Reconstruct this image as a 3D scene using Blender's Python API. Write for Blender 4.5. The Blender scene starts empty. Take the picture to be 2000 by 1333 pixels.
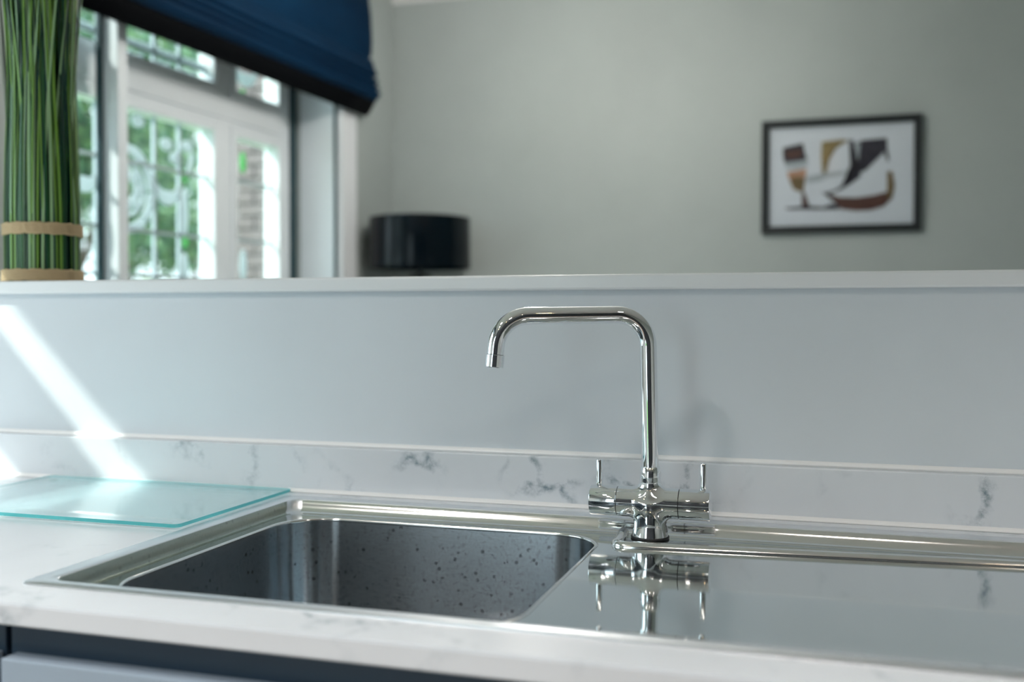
import bpy, bmesh, math, random
import numpy as np
from mathutils import Vector, Matrix, noise as mnoise
from mathutils.geometry import delaunay_2d_cdt
S = bpy.context.scene
COL = S.collection
rnd = random.Random(7)

# ------------------------------------------------------------------ camera
YAW, PITCH, ROLL, CAMH = 0.29886, -0.02118, 0.00161, 0.233
cy, sy = math.cos(YAW), math.sin(YAW)
fwd = Vector((-sy*math.cos(PITCH), cy*math.cos(PITCH), math.sin(PITCH)))
rgt = Vector((cy, sy, 0)); upv = rgt.cross(fwd)
r2 = rgt*math.cos(ROLL)+upv*math.sin(ROLL); u2 = -rgt*math.sin(ROLL)+upv*math.cos(ROLL)
cd = bpy.data.cameras.new('camera'); cam = bpy.data.objects.new('camera', cd); COL.objects.link(cam)
cd.sensor_width = 36; cd.lens = 36; cd.clip_start = 0.02
cam.matrix_world = Matrix(((r2.x, u2.x, -fwd.x, 0), (r2.y, u2.y, -fwd.y, 0), (r2.z, u2.z, -fwd.z, CAMH), (0, 0, 0, 1)))
cd.dof.use_dof = True; cd.dof.focus_distance = 1.15; cd.dof.aperture_fstop = 2.8; cd.dof.aperture_blades = 9
S.camera = cam

# ------------------------------------------------------------------ world, sun, daylight
W = bpy.data.worlds.new('sky'); S.world = W; W.use_nodes = True
bg = W.node_tree.nodes['Background']
bg.inputs['Color'].default_value = (0.80, 0.915, 1.0, 1); bg.inputs['Strength'].default_value = 1.15
SUN_DIR = Vector((1, 0.5, -1)).normalized()
sd = bpy.data.lights.new('sun', 'SUN'); sd.energy = 2.1; sd.angle = math.radians(0.6); sd.color = (1.0, 0.97, 0.90)
sun = bpy.data.objects.new('sun', sd); COL.objects.link(sun)
sun.rotation_euler = SUN_DIR.to_track_quat('-Z', 'Y').to_euler()
DOWNLIGHT_W = 60.0
FILL_GLOBE_STRENGTH = 22.0
S.view_settings.view_transform = 'Standard'; S.view_settings.look = 'None'
S.view_settings.gamma = 1; S.view_settings.use_curve_mapping = False
S.view_settings.exposure = 1.8
S.cycles.max_bounces = 10; S.cycles.transparent_max_bounces = 24
S.cycles.sample_clamp_indirect = 6

# left wall frame: x = inward normal, y = along the wall (0 at the far corner), z up
LA = math.radians(3.5)
LM = Matrix.Translation((-1.89, 4.3, 0)) @ Matrix.Rotation(-LA, 4, 'Z')

def portal(name, M, sx, sz):
    d = bpy.data.lights.new(name, 'AREA'); d.shape = 'RECTANGLE'; d.size = sx; d.size_y = sz
    d.cycles.is_portal = True
    o = bpy.data.objects.new(name, d); COL.objects.link(o); o.matrix_world = M
# portals only guide the sampling of the sky through the openings, they give no light
portal('portal_window', LM @ Matrix.Translation((-.26, -1.23, .8)) @ Matrix.Rotation(-math.pi/2, 4, 'Y'), 1.3, 1.44)
portal('portal_kitchen_window', LM @ Matrix.Translation((-.26, -4.02, .9)) @ Matrix.Rotation(-math.pi/2, 4, 'Y'), 1.4, 1.46)
portal('portal_patio', Matrix.Translation((-1.475, -2.72, .2)) @ Matrix.Rotation(math.pi/2, 4, 'X'), .95, 2.2)

# ------------------------------------------------------------------ materials
def mat(name, col, rough=.5, metal=0, spec=.5, **k):
    m = bpy.data.materials.new(name); m.use_nodes = True
    b = m.node_tree.nodes['Principled BSDF']
    b.inputs['Base Color'].default_value = (*col, 1); b.inputs['Roughness'].default_value = rough
    b.inputs['Metallic'].default_value = metal; b.inputs['Specular IOR Level'].default_value = spec
    for kk, v in k.items(): b.inputs[kk.replace('_', ' ')].default_value = v
    return m
def nd(m, t, **k):
    n = m.node_tree.nodes.new(t)
    for a, v in k.items():
        if a.startswith('i_'): n.inputs[a[2:].replace('_', ' ')].default_value = v
        else: setattr(n, a, v)
    return n
def ln(m, a, b): m.node_tree.links.new(a, b)
def bsdf(m): return m.node_tree.nodes['Principled BSDF']
def ramp(m, fac, stops):
    r = nd(m, 'ShaderNodeValToRGB'); ln(m, fac, r.inputs[0])
    e = r.color_ramp.elements
    while len(e) < len(stops): e.new(.5)
    for el, (p, c) in zip(e, stops):
        el.position = p; el.color = (*c, 1) if len(c) == 3 else c
    return r.outputs[0]
def mixc(m, fac, a, b, mode='MIX'):
    n = nd(m, 'ShaderNodeMix', data_type='RGBA', blend_type=mode)
    for i, v in ((0, fac), (6, a), (7, b)):
        if hasattr(v, 'is_output'): ln(m, v, n.inputs[i])
        elif isinstance(v, (int, float)): n.inputs[i].default_value = v
        else: n.inputs[i].default_value = (*v, 1)
    return n.outputs[2]
def math_(m, op, a, b=0.0):
    n = nd(m, 'ShaderNodeMath', operation=op)
    for i, v in ((0, a), (1, b)):
        if hasattr(v, 'is_output'): ln(m, v, n.inputs[i])
        else: n.inputs[i].default_value = v
    return n.outputs[0]
def coords(m, scale=(1, 1, 1)):
    t = nd(m, 'ShaderNodeTexCoord'); mp = nd(m, 'ShaderNodeMapping'); ln(m, t.outputs['Object'], mp.inputs[0])
    mp.inputs['Scale'].default_value = scale
    return mp.outputs[0]
def noise(m, vec, scale, detail=4, rough=.5, dist=0.):
    n = nd(m, 'ShaderNodeTexNoise'); ln(m, vec, n.inputs['Vector'])
    n.inputs['Scale'].default_value = scale; n.inputs['Detail'].default_value = detail
    n.inputs['Roughness'].default_value = rough; n.inputs['Distortion'].default_value = dist
    return n.outputs['Fac']
def bump(m, h, strength=.1, dist=.001):
    n = nd(m, 'ShaderNodeBump'); ln(m, h, n.inputs['Height'])
    n.inputs['Strength'].default_value = strength; n.inputs['Distance'].default_value = dist
    ln(m, n.outputs[0], bsdf(m).inputs['Normal'])

def paint(name, col, rough=.6, var=.06, spec=.3):
    m = mat(name, col, rough, spec=spec); v = coords(m)
    n = noise(m, v, 1.7, 5, .55)
    ln(m, mixc(m, ramp(m, n, [(.3, (0, 0, 0)), (.7, (1, 1, 1))]), tuple(c*(1-var) for c in col), tuple(min(1, c*(1+var)) for c in col)), bsdf(m).inputs['Base Color'])
    bump(m, noise(m, v, 90, 3), .08, .002)
    return m
M_wall = paint('sage_grey_wall_paint', (.43, .478, .470), .55)
M_half = paint('pale_grey_wall_paint', (.68, .735, .79), .5)
M_ceil = paint('white_ceiling_paint', (.82, .83, .83), .7, .03)
M_white = paint('white_gloss_paint', (.80, .83, .86), .3, .02, .5)
M_frame = paint('white_window_paint', (.80, .86, .90), .35, .02, .5)
M_floor = mat('oak_floor', (.30, .22, .15), .35)
def floor_tex(m):
    v = coords(m, (1, 6, 1)); n = noise(m, v, 3, 6, .6, .8)
    ln(m, ramp(m, n, [(.3, (.07, .055, .045)), (.7, (.15, .115, .085))]), bsdf(m).inputs['Base Color'])
floor_tex(M_floor)
M_seal = mat('dark_teal_seal', (.006, .045, .06), .5)
M_black = mat('black_rubber', (.01, .012, .014), .5)
M_caulk = mat('white_silicone', (.93, .93, .94), .25)

# marble-look quartz
def marble(name, base):
    m = mat(name, base, .22, spec=.5); v = coords(m)
    warp = nd(m, 'ShaderNodeTexNoise'); ln(m, v, warp.inputs['Vector']); warp.inputs['Scale'].default_value = 7; warp.inputs['Detail'].default_value = 6
    mx = nd(m, 'ShaderNodeMix', data_type='VECTOR'); mx.inputs[0].default_value = .16
    ln(m, v, mx.inputs[4]); ln(m, warp.outputs['Color'], mx.inputs[5])
    vo = nd(m, 'ShaderNodeTexVoronoi', feature='DISTANCE_TO_EDGE'); ln(m, mx.outputs[1], vo.inputs['Vector']); vo.inputs['Scale'].default_value = 13
    vein = ramp(m, vo.outputs['Distance'], [(0, (1, 1, 1)), (.04, (.6, .6, .6)), (.09, (0, 0, 0))])
    mask = ramp(m, noise(m, v, 4.3, 4, .6), [(.50, (0, 0, 0)), (.64, (1, 1, 1))])
    for cx in ((-.358, 1.232, .040), (-.325, 1.232, .022), (-.157, 1.232, .036), (-.235, 1.232, .038), (.168, 1.232, .030), (-.506, 1.232, .046), (.005, .700, 0.)):
        dn = nd(m, 'ShaderNodeVectorMath', operation='DISTANCE'); ln(m, v, dn.inputs[0]); dn.inputs[1].default_value = cx
        mask = math_(m, 'MAXIMUM', mask, ramp(m, dn.outputs['Value'], [(.012, (1, 1, 1)), (.045, (0, 0, 0))]))
    brk = ramp(m, noise(m, v, 60, 5, .7), [(.40, (0, 0, 0)), (.62, (1, 1, 1))])
    f = math_(m, 'MULTIPLY', math_(m, 'MULTIPLY', vein, mask), brk)
    cloud = ramp(m, noise(m, v, 6, 6, .6, .6), [(.45, (0, 0, 0)), (.75, (1, 1, 1))])
    c1 = mixc(m, math_(m, 'MULTIPLY', cloud, .22), base, tuple(c*.78 for c in base))
    ln(m, mixc(m, math_(m, 'MULTIPLY', f, .9), c1, (.13, .20, .25)), bsdf(m).inputs['Base Color'])
    return m
M_marble = marble('white_marble_quartz', (.70, .74, .79))

# metals
def steel(name, col, r0, r1, brush=(1, 1, 1), spots=0., bs=.0):
    m = mat(name, col, r0, 1); v = coords(m)
    n = noise(m, coords(m, brush), 60, 4, .6)
    rr = nd(m, 'ShaderNodeMapRange'); ln(m, n, rr.inputs[0]); rr.inputs[1].default_value = .3; rr.inputs[2].default_value = .7
    rr.inputs[3].default_value = r0; rr.inputs[4].default_value = r1
    ln(m, rr.outputs[0], bsdf(m).inputs['Roughness'])
    c = None
    if spots:
        sp = nd(m, 'ShaderNodeTexVoronoi', feature='F1'); ln(m, v, sp.inputs['Vector']); sp.inputs['Scale'].default_value = 85
        big = ramp(m, noise(m, v, 75, 3, .7), [(.46, (0, 0, 0)), (.53, (1, 1, 1))])
        fine = ramp(m, noise(m, v, 240, 2, .6), [(.56, (0, 0, 0)), (.66, (1, 1, 1))])
        dot = ramp(m, sp.outputs['Distance'], [(.0, (1, 1, 1)), (.17, (.7, .7, .7)), (.25, (0, 0, 0))])
        f = math_(m, 'MINIMUM', math_(m, 'ADD', math_(m, 'MULTIPLY', dot, big), math_(m, 'MULTIPLY', fine, .3)), 1.)
        c = mixc(m, math_(m, 'MULTIPLY', f, spots), col, tuple(x*.35 for x in col))
        ln(m, c, bsdf(m).inputs['Base Color'])
    if bs: bump(m, n, bs, .0004)
    return m
M_rim = steel('satin_steel_rim', (.84, .86, .89), .30, .36, (1, 8, 8))
M_back = steel('pale_satin_steel', (.80, .83, .87), .38, .45, (1, 1, 1), .15)
M_ridge = mat('rolled_steel', (.78, .79, .78), .13, 1)
M_stain = steel('water_stained_steel', (.38, .43, .385), .28, .42, (1, 1, 1), .4)
M_drain = steel('polished_steel_drainer', (.70, .745, .745), .035, .085, (1, 5, 1))
def aniso(m, a, rot):
    b = bsdf(m); b.inputs['Anisotropic'].default_value = a; b.inputs['Anisotropic Rotation'].default_value = rot
    t = nd(m, 'ShaderNodeTangent', direction_type='RADIAL', axis='Z'); ln(m, t.outputs[0], b.inputs['Tangent'])
M_bowl = steel('brushed_steel_bowl', (.40, .44, .47), .205, .225, (1, 1, 10), .95, .0)
aniso(M_bowl, .92, .25)
M_chrome = mat('chrome', (.86, .88, .90), .02, 1)

# glass: clear through and mirror-like at a slant, lets sunlight pass
def glass(name, tint=(1, 1, 1), gloss=1., rough=.0):
    m = bpy.data.materials.new(name); m.use_nodes = True; nt = m.node_tree
    nt.nodes.remove(nt.nodes['Principled BSDF'])
    out = nt.nodes['Material Output']
    tr = nd(m, 'ShaderNodeBsdfTransparent'); tr.inputs[0].default_value = (*tint, 1)
    gl = nd(m, 'ShaderNodeBsdfGlossy'); gl.inputs['Roughness'].default_value = rough; gl.inputs[0].default_value = (gloss, gloss, gloss, 1)
    fr = nd(m, 'ShaderNodeLayerWeight')          # Schlick reflectance, the same from both faces of the thin pane
    sch = math_(m, 'ADD', math_(m, 'MULTIPLY', math_(m, 'POWER', fr.outputs['Facing'], 5.), .96), .04)
    mx = nd(m, 'ShaderNodeMixShader'); ln(m, sch, mx.inputs[0]); ln(m, tr.outputs[0], mx.inputs[1]); ln(m, gl.outputs[0], mx.inputs[2])
    ln(m, mx.outputs[0], out.inputs[0])
    return m
M_pane = glass('window_glass', (.93, .97, .96), .8)
M_board = glass('toughened_glass', (.90, .985, .985), 1.0, .02)
M_boardedge = mat('teal_glass_edge', (.06, .50, .53), .1, 0, .5, Transmission_Weight=.55)
M_lead = mat('lead_came', (.42, .50, .54), .45, .3)
def frosted(name, col):
    m = bpy.data.materials.new(name); m.use_nodes = True; nt = m.node_tree
    nt.nodes.remove(nt.nodes['Principled BSDF'])
    d = nd(m, 'ShaderNodeBsdfDiffuse'); d.inputs[0].default_value = (*col, 1)
    t = nd(m, 'ShaderNodeBsdfTranslucent'); t.inputs[0].default_value = (*col, 1)
    mx = nd(m, 'ShaderNodeMixShader'); mx.inputs[0].default_value = .6
    ln(m, d.outputs[0], mx.inputs[1]); ln(m, t.outputs[0], mx.inputs[2]); ln(m, mx.outputs[0], nt.nodes['Material Output'].inputs[0])
    return m
M_frost = frosted('white_obscure_glass', (.60, .67, .70))
M_greenglass = frosted('green_stained_glass', (.25, .62, .30))

# ------------------------------------------------------------------ mesh helpers
def new(name, bm, m=None, parent=None, smooth=False, sharp=None):
    me = bpy.data.meshes.new(name)
    if isinstance(bm, bmesh.types.BMesh):
        bmesh.ops.recalc_face_normals(bm, faces=bm.faces); bm.to_mesh(me); bm.free()
    else:
        me.from_pydata(*bm); me.update()
    if smooth: me.shade_smooth()
    if sharp: me.set_sharp_from_angle(angle=math.radians(sharp))
    ms = m if isinstance(m, (list, tuple)) else [m]
    for x in ms:
        if x: me.materials.append(x)
    o = bpy.data.objects.new(name, me); COL.objects.link(o)
    if parent: o.parent = parent
    return o
def empty(name, loc=(0, 0, 0), M=None):
    o = bpy.data.objects.new(name, None); COL.objects.link(o); o.empty_display_size = .1
    if M is not None: o.matrix_world = M
    else: o.location = loc
    return o
def tag(o, label, cat, group=None):
    o['label'] = label; o['category'] = cat
    if group: o['group'] = group
    return o
def struct(o): o['kind'] = 'structure'; return o
def stuff(o): o['kind'] = 'stuff'; return o

def box(bm, x0, x1, y0, y1, z0, z1, bev=0):
    r = bmesh.ops.create_cube(bm, size=1, matrix=Matrix.Translation(((x0+x1)/2, (y0+y1)/2, (z0+z1)/2)) @ Matrix.Diagonal((abs(x1-x0), abs(y1-y0), abs(z1-z0), 1)))
    if bev:
        es = list({e for v in r['verts'] for e in v.link_edges})
        bmesh.ops.bevel(bm, geom=es, offset=bev, segments=2, profile=.5, affect='EDGES')
def boxo(name, x0, x1, y0, y1, z0, z1, m, parent=None, bev=0):
    bm = bmesh.new(); box(bm, x0, x1, y0, y1, z0, z1, bev); return new(name, bm, m, parent)
def loft(bm, loops, closed=True, cap0=False, cap1=False, mi=0):
    vs = [[bm.verts.new(p) for p in L] for L in loops]
    n = len(loops[0])
    for a, b in zip(vs, vs[1:]):
        for i in range(n if closed else n-1):
            j = (i+1) % n
            f = bm.faces.new((a[i], a[j], b[j], b[i])); f.material_index = mi
    if cap0: bm.faces.new(vs[0][::-1])
    if cap1: bm.faces.new(vs[-1])
def rrect(x0, x1, y0, y1, r, z, n=10):
    P = []
    for cx, cyy, a0 in ((x1-r, y0+r, -90), (x1-r, y1-r, 0), (x0+r, y1-r, 90), (x0+r, y0+r, 180)):
        for i in range(n+1):
            a = math.radians(a0+90*i/n); P.append((cx+r*math.cos(a), cyy+r*math.sin(a), z))
    return P
def circ(c, r, n, ax='Z', ph=0):
    P = []
    for i in range(n):
        a = 2*math.pi*i/n+ph; s, t = r*math.cos(a), r*math.sin(a)
        P.append((c[0]+s, c[1]+t, c[2]) if ax == 'Z' else (c[0], c[1]+s, c[2]+t) if ax == 'X' else (c[0]+s, c[1], c[2]+t))
    return P
def lathe(bm, c, prof, n=48, ax='Z', cap0=True, cap1=True):
    L = []
    for r, h in prof:
        cc = (c[0], c[1], c[2]+h) if ax == 'Z' else (c[0]+h, c[1], c[2]) if ax == 'X' else (c[0], c[1]+h, c[2])
        L.append(circ(cc, r, n, ax))
    loft(bm, L, True, cap0, cap1)
def tube(bm, pts, rad, n=16, caps=True, sx=1., sz=1.):
    pts = [Vector(p) for p in pts]; L = []; up = None
    for i, p in enumerate(pts):
        t = (pts[min(i+1, len(pts)-1)]-pts[max(i-1, 0)]).normalized()
        if up is None:
            up = Vector((0, 0, 1)) if abs(t.z) < .9 else Vector((0, 1, 0))
        s = t.cross(up).normalized(); up = s.cross(t).normalized()
        r = rad[i] if isinstance(rad, (list, tuple)) else rad
        L.append([tuple(p+s*(r*sx*math.cos(2*math.pi*k/n))+up*(r*sz*math.sin(2*math.pi*k/n))) for k in range(n)])
    loft(bm, L, True, caps, caps)
def grid_wall(name, axis, a0, a1, z0, z1, t0, t1, holes, m):
    """wall slab with rectangular openings; axis 'x' or 'y' is the running direction"""
    A = sorted({a0, a1, *[h[0] for h in holes], *[h[1] for h in holes]}); Z = sorted({z0, z1, *[h[2] for h in holes], *[h[3] for h in holes]})
    bm = bmesh.new()
    for p, q in zip(A, A[1:]):
        for r, s in zip(Z, Z[1:]):
            if any(h[0] <= (p+q)/2 <= h[1] and h[2] <= (r+s)/2 <= h[3] for h in holes): continue
            if axis == 'x': box(bm, p, q, t0, t1, r, s)
            else: box(bm, t0, t1, p, q, r, s)
    bmesh.ops.remove_doubles(bm, verts=bm.verts, dist=1e-5)
    seen = {}
    for f in list(bm.faces):
        k = tuple(round(c, 4) for c in f.calc_center_median())
        seen.setdefault(k, []).append(f)
    bmesh.ops.delete(bm, geom=[f for fs in seen.values() if len(fs) > 1 for f in fs], context='FACES_ONLY')
    return struct(new(name, bm, m))
def inL(o): o.matrix_world = LM; return o

# ------------------------------------------------------------------ room shell
FZ, CZ = -.90, 1.70
o = boxo('floor', -2.3, 2.8, -2.9, 4.5, FZ-.05, FZ, M_floor); struct(o)
o = boxo('floor', -2.2, 2.6, 1.43, 4.30, FZ, FZ+.012, paint('bounce_carpet', (.74, .72, .69), .9, .05)); struct(o)  # unseen pale carpet, added to bounce light up into the far room
o = boxo('ceiling', -2.62, 2.8, -2.9, 4.5, CZ, CZ+.05, M_ceil); struct(o)
W1 = (-1.95, -.515, .15, 1.45)          # far room window (u0,u1,z0,z1)
W2 = (-4.75, -3.30, .20, 1.63)          # kitchen window
o = grid_wall('wall_left', 'y', -7.2, .25, FZ, CZ, -.26, 0, [W1, W2], M_wall); inL(o)
struct(boxo('wall_far', -2.2, 2.8, 4.30, 4.45, FZ, CZ, M_wall))
struct(boxo('wall_right', 2.6, 2.75, -2.9, 4.45, FZ, CZ, M_wall))
grid_wall('wall_back', 'x', -2.6, 2.75, FZ, CZ, -2.75, -2.6, [(-1.95, -1.0, FZ, 1.3)], M_half)
struct(boxo('wall_divider', -2.05, 2.6, 1.252, 1.43, FZ, .27, M_half))
# ledge board capping the half wall
bm = bmesh.new(); box(bm, -2.055, 2.6, 1.2425, 1.452, .2697, .289, .003); struct(new('trim_1', bm, M_white))
# coving of the far wall
bm = bmesh.new()
prof = [(4.30, CZ-.045), (4.292, CZ-.04), (4.275, CZ-.02), (4.255, CZ-.006), (4.25, CZ)]
loft(bm, [[(-1.9, y, z) for y, z in prof], [(2.6, y, z) for y, z in prof]], False); struct(new('trim_2', bm, M_ceil, smooth=True))
# architrave beside the window, stepped profile
bm = bmesh.new()
box(bm, 0, .016, -.503, -.365, .10, 1.52); box(bm, .016, .026, -.500, -.455, .10, 1.52); box(bm, .016, .021, -.42, -.375, .10, 1.52)
inL(struct(new('trim_3', bm, M_white)))

# ------------------------------------------------------------------ far-room window with leaded lights
win = struct(empty('window_1', M=LM))
GV = -.2                                  # glass plane
def fr(name, u0, u1, z0, z1, v0=-.235, v1=-.17, m=M_frame, parent=win, bev=.004): return boxo(name, v0, v1, u0, u1, z0, z1, m, parent, bev)
fr('outer_stile', -.65, -.562, .15, 1.45, -.24, -.185); fr('outer_stile', -1.95, -1.90, .15, 1.45, -.24, -.165)
fr('transom', -1.90, -.65, .965, 1.050, -.245, -.155)
fr('drip_bead', -1.90, -.65, .945, .965, -.235, -.162)
fr('mullion', -1.06, -.99, .15, 1.45, -.24, -.160)
fr('head', -1.90, -.65, 1.40, 1.45); fr('sill_rail', -1.90, -.65, .15, .22)
boxo('sill_board', -.17, .03, -1.95, -.515, .13, .155, M_white, win, .004)
# dark seals at the frame edges
for u0, z0, u1, z1 in ((-.5152, .155, -.5125, 1.45), (-1.9525, .155, -1.9498, 1.45), (-1.95, 1.4475, -.515, 1.4502)): boxo('reveal_lining', -.165, -.002, u0, u1, z0, z1, M_frame, win)
fr('seal', -.562, -.5155, .155, 1.45, -.20, -.182, M_seal); boxo('seal', -.002, .003, -.521, -.503, .155, 1.45, M_seal, win)
# inner secondary sash stile with its dark seal
boxo('sash_stile', -.100, -.030, -1.722, -1.680, .155, 1.45, M_frame, win, .003)
boxo('seal', -.100, -.085, -1.737, -1.7225, .155, 1.45, M_seal, win)

def flat_poly(bm, pts, v0, v1):
    a = [bm.verts.new((v0, u, z)) for u, z in pts]; b = [bm.verts.new((v1, u, z)) for u, z in pts]
    n = len(pts)
    bm.faces.new(a); bm.faces.new(b[::-1])
    for i in range(n): bm.faces.new((a[i], b[i], b[(i+1) % n], a[(i+1) % n]))
def came(u0, z0, u1, z1, parent, w=.011):
    bm = bmesh.new(); d = Vector((0, u1-u0, z1-z0)).normalized(); s = Vector((0, -d.z, d.y))*w/2
    P = [(u0+s.y, z0+s.z), (u1+s.y, z1+s.z), (u1-s.y, z1-s.z), (u0-s.y, z0-s.z)]
    flat_poly(bm, P, GV-.006, GV+.006); return new('came', bm, M_lead, parent)
def arc_piece(name, cu, cz, ru, rz, w, a0, a1, m, parent, n=14, taper=False):
    out = []; inn = []
    for i in range(n+1):
        t = i/n; a = math.radians(a0+(a1-a0)*t); k = w*(math.sin(math.pi*t) if taper else 1)
        out.append((cu+ru*math.cos(a), cz+rz*math.sin(a))); inn.append((cu+(ru-k)*math.cos(a), cz+(rz-k)*math.sin(a)))
    if taper: inn = inn[1:-1]
    bm = bmesh.new(); flat_poly(bm, out+inn[::-1], GV-.005, GV+.005); return new(name, bm, m, parent)
def lozenge(name, cu, cz, hu, hz, m, parent):
    P = [(cu+hu*math.cos(a)*(abs(math.cos(a))**.3), cz+hz*math.sin(a)) for a in [2*math.pi*i/14 for i in range(14)]]
    bm = bmesh.new(); flat_poly(bm, P, GV-.005, GV+.005); return new(name, bm, m, parent)
def casement(u0, u1, z0, z1):
    """sash: four rails round a leaded light"""
    c = empty('casement'); c.parent = win
    b = .034
    for s in ((u0, u0+b, z0, z1), (u1-b, u1, z0, z1)): fr('stile', *s, -.225, -.155, M_frame, c)
    for s in ((u0+b, u1-b, z0, z0+b), (u0+b, u1-b, z1-b, z1)): fr('rail', *s, -.225, -.155, M_frame, c)
    return c
def panes(us, zs, parent):
    for a, b in zip(us, us[1:]):
        for c, d in zip(zs, zs[1:]):
            boxo('pane', GV-.002, GV+.002, a+.003, b-.003, c+.003, d-.003, M_pane, parent)
    for u in us[1:-1]: came(u, zs[0], u, zs[-1], parent)
    for z in zs[1:-1]: came(us[0], z, us[-1], z, parent)
big = casement(-1.90, -1.06, .22, .945)
panes([-1.87, -1.755, -1.63, -1.362, -1.235, -1.09], [.25, .375, .525, .745, .915], big)
CU, CZR = -1.497, .657
for k in range(8): arc_piece('ring_segment', CU, CZR, .135, .146, .030, 45*k+2, 45*k+43, M_frost, big)
for k in range(8):
    a = math.radians(45*k); lozenge('petal', CU+.055*math.cos(a), CZR+.055*math.sin(a), .018, .024, M_frost, big)
arc_piece('flower_ring', CU, CZR, .088, .092, .012, 0, 359, M_frost, big, 40)
for uc in (-1.295, -1.680):
    arc_piece('crescent', uc, .70, .062, .078, .052, 180, 360, M_frost, big, 16, True)
for uc in (-1.205, -1.79):
    lozenge('long_drop', uc, .61, .017, .085, M_frost, big); lozenge('long_drop', uc, .40, .017, .065, M_frost, big)
    lozenge('green_drop', uc, .735, .014, .022, M_greenglass, big); lozenge('green_drop', uc, .505, .014, .022, M_greenglass, big)
    arc_piece('scroll', uc-.0, .86, .05, .13, .014, 250, 340, M_frost, big)
for uc, zc in ((-1.44, .885), (-1.30, .83), (-1.19, .84), (-1.25, .79), (-1.56, .885)): lozenge('roundel', uc, zc, .028, .022, M_frost, big)
nar = casement(-.99, -.65, .22, .945)
panes([-.96, -.922, -.68], [.25, .375, .535, .757, .915], nar)
for k in range(26): lozenge('bead', -.941, .268+k*.0248, .013, .0105, M_frost, nar)
lozenge('green_drop', -.862, .83, .014, .04, M_greenglass, nar); lozenge('long_drop', -.862, .44, .016, .06, M_frost, nar)
for u0, u1 in ((-1.90, -1.06), (-.99, -.65)):
    t = casement(u0, u1, 1.05, 1.40)
    w = u1-u0
    if w > .5:
        us = [u0+.03, -1.755, -1.62, -1.362, -1.232, u1-.03]
        panes(us, [1.08, 1.125, 1.37], t)
        k = u0+.05
        while k < u1-.04: lozenge('bead', k, 1.137, .0125, .014, M_frost, t); k += .0275
        for uc in (-1.475, -1.43, -1.335, -1.29, -1.20, -1.155): lozenge('roundel', uc, 1.098, .017, .012, M_frost, t)
    else:
        panes([u0+.03, -.922, u1-.03], [1.08, 1.37], t)
        arc_piece('crescent', -.845, 1.20, .075, .075, .05, 180, 360, M_frost, t, 16, True)
        for k in range(8): lozenge('bead', -.941, 1.095+k*.0248, .013, .0105, M_frost, t)
        lozenge('green_drop', -.862, 1.095, .010, .014, M_greenglass, t)

# ------------------------------------------------------------------ kitchen window beside the camera, unseen patio door added behind it for daylight
w2 = struct(empty('window_2', M=LM))
fr('stile', W2[0], W2[0]+.06, W2[2], W2[3], -.25, -.18, M_frame, w2); fr('stile', W2[1]-.06, W2[1], W2[2], W2[3], -.25, -.18, M_frame, w2)
fr('rail', W2[0]+.06, W2[1]-.06, W2[2], W2[2]+.06, -.25, -.18, M_frame, w2); fr('rail', W2[0]+.06, W2[1]-.06, W2[3]-.05, W2[3], -.25, -.18, M_frame, w2)
fr('transom', W2[0]+.06, W2[1]-.06, 1.176, 1.326, -.206, -.196, M_frame, w2, 0)
for z0, z1 in ((W2[2]+.06, 1.176), (1.326, W2[3]-.05)): fr('pane', W2[0]+.06, W2[1]-.06, z0, z1, -.203, -.199, M_pane, w2, 0)
pd = struct(empty('door_added'))
for x0, x1 in ((-1.95, -1.0),):
    lf = empty('door_leaf'); lf.parent = pd
    for s in ((x0, x0+.07, FZ, 1.3), (x1-.07, x1, FZ, 1.3), (x0+.07, x1-.07, FZ, FZ+.14), (x0+.07, x1-.07, 1.22, 1.3)):
        boxo('stile' if s[3]-s[2] > 1 else 'rail', s[0], s[1], -2.70, -2.65, s[2], s[3], M_frame, lf, .004)
    boxo('pane', x0+.07, x1-.07, -2.678, -2.672, FZ+.14, 1.22, M_pane, lf)
    boxo('handle', x1-.05, x1-.03, -2.65, -2.60, .08, .22, M_chrome, lf, .004)

# ------------------------------------------------------------------ worktop with upstand
SX0, SX1, SY0, SY1 = -.677, .323, .7263, 1.195
wt = tag(empty('worktop', (0, .95, -.0187)), 'white marble-look worktop with grey veins and low upstand around the steel sink', 'worktop')
def child(o, p): o.parent = p; o.matrix_parent_inverse = p.matrix_world.inverted() if False else Matrix.Translation(-p.location); return o
bm = bmesh.new()
Xs = [-2.065, SX0+.012, SX1-.012, 2.3]; Ys = [.6746, SY0+.010, SY1-.008, 1.2515]
for i in range(3):
    for j in range(3):
        if i == 1 and j == 1: continue
        box(bm, Xs[i], Xs[i+1], Ys[j], Ys[j+1], -.0187, 0)
bmesh.ops.remove_doubles(bm, verts=bm.verts, dist=1e-5)
seen = {}
for f in list(bm.faces): seen.setdefault(tuple(round(c, 4) for c in f.calc_center_median()), []).append(f)
bmesh.ops.delete(bm, geom=[f for fs in seen.values() if len(fs) > 1 for f in fs], context='FACES_ONLY')
es = [e for e in bm.edges if all(abs(v.co.y-.6746) < 1e-4 for v in e.verts) and abs(e.verts[0].co.z-e.verts[1].co.z) < 1e-5]
bmesh.ops.bevel(bm, geom=es, offset=.0015, segments=2, affect='EDGES')
child(new('slab', bm, M_marble), wt)
bm = bmesh.new(); box(bm, -2.07, 2.3, 1.232, 1.2515, .0002, .0612, .0012); child(new('upstand', bm, M_marble), wt)
bm = bmesh.new()
bp = [(1.252, .0668), (1.2495, .0660), (1.2472, .0640), (1.246, .0612), (1.252, .0612)]
loft(bm, [[(x, y, z) for y, z in bp] for x in (-2.05, 2.3)], False); child(new('sealant', bm, M_caulk, smooth=True), wt)
bm = bmesh.new()
bp = [(1.232, .0045), (1.2295, .0038), (1.2265, .0018), (1.224, .0002), (1.232, .0002)]
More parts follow.
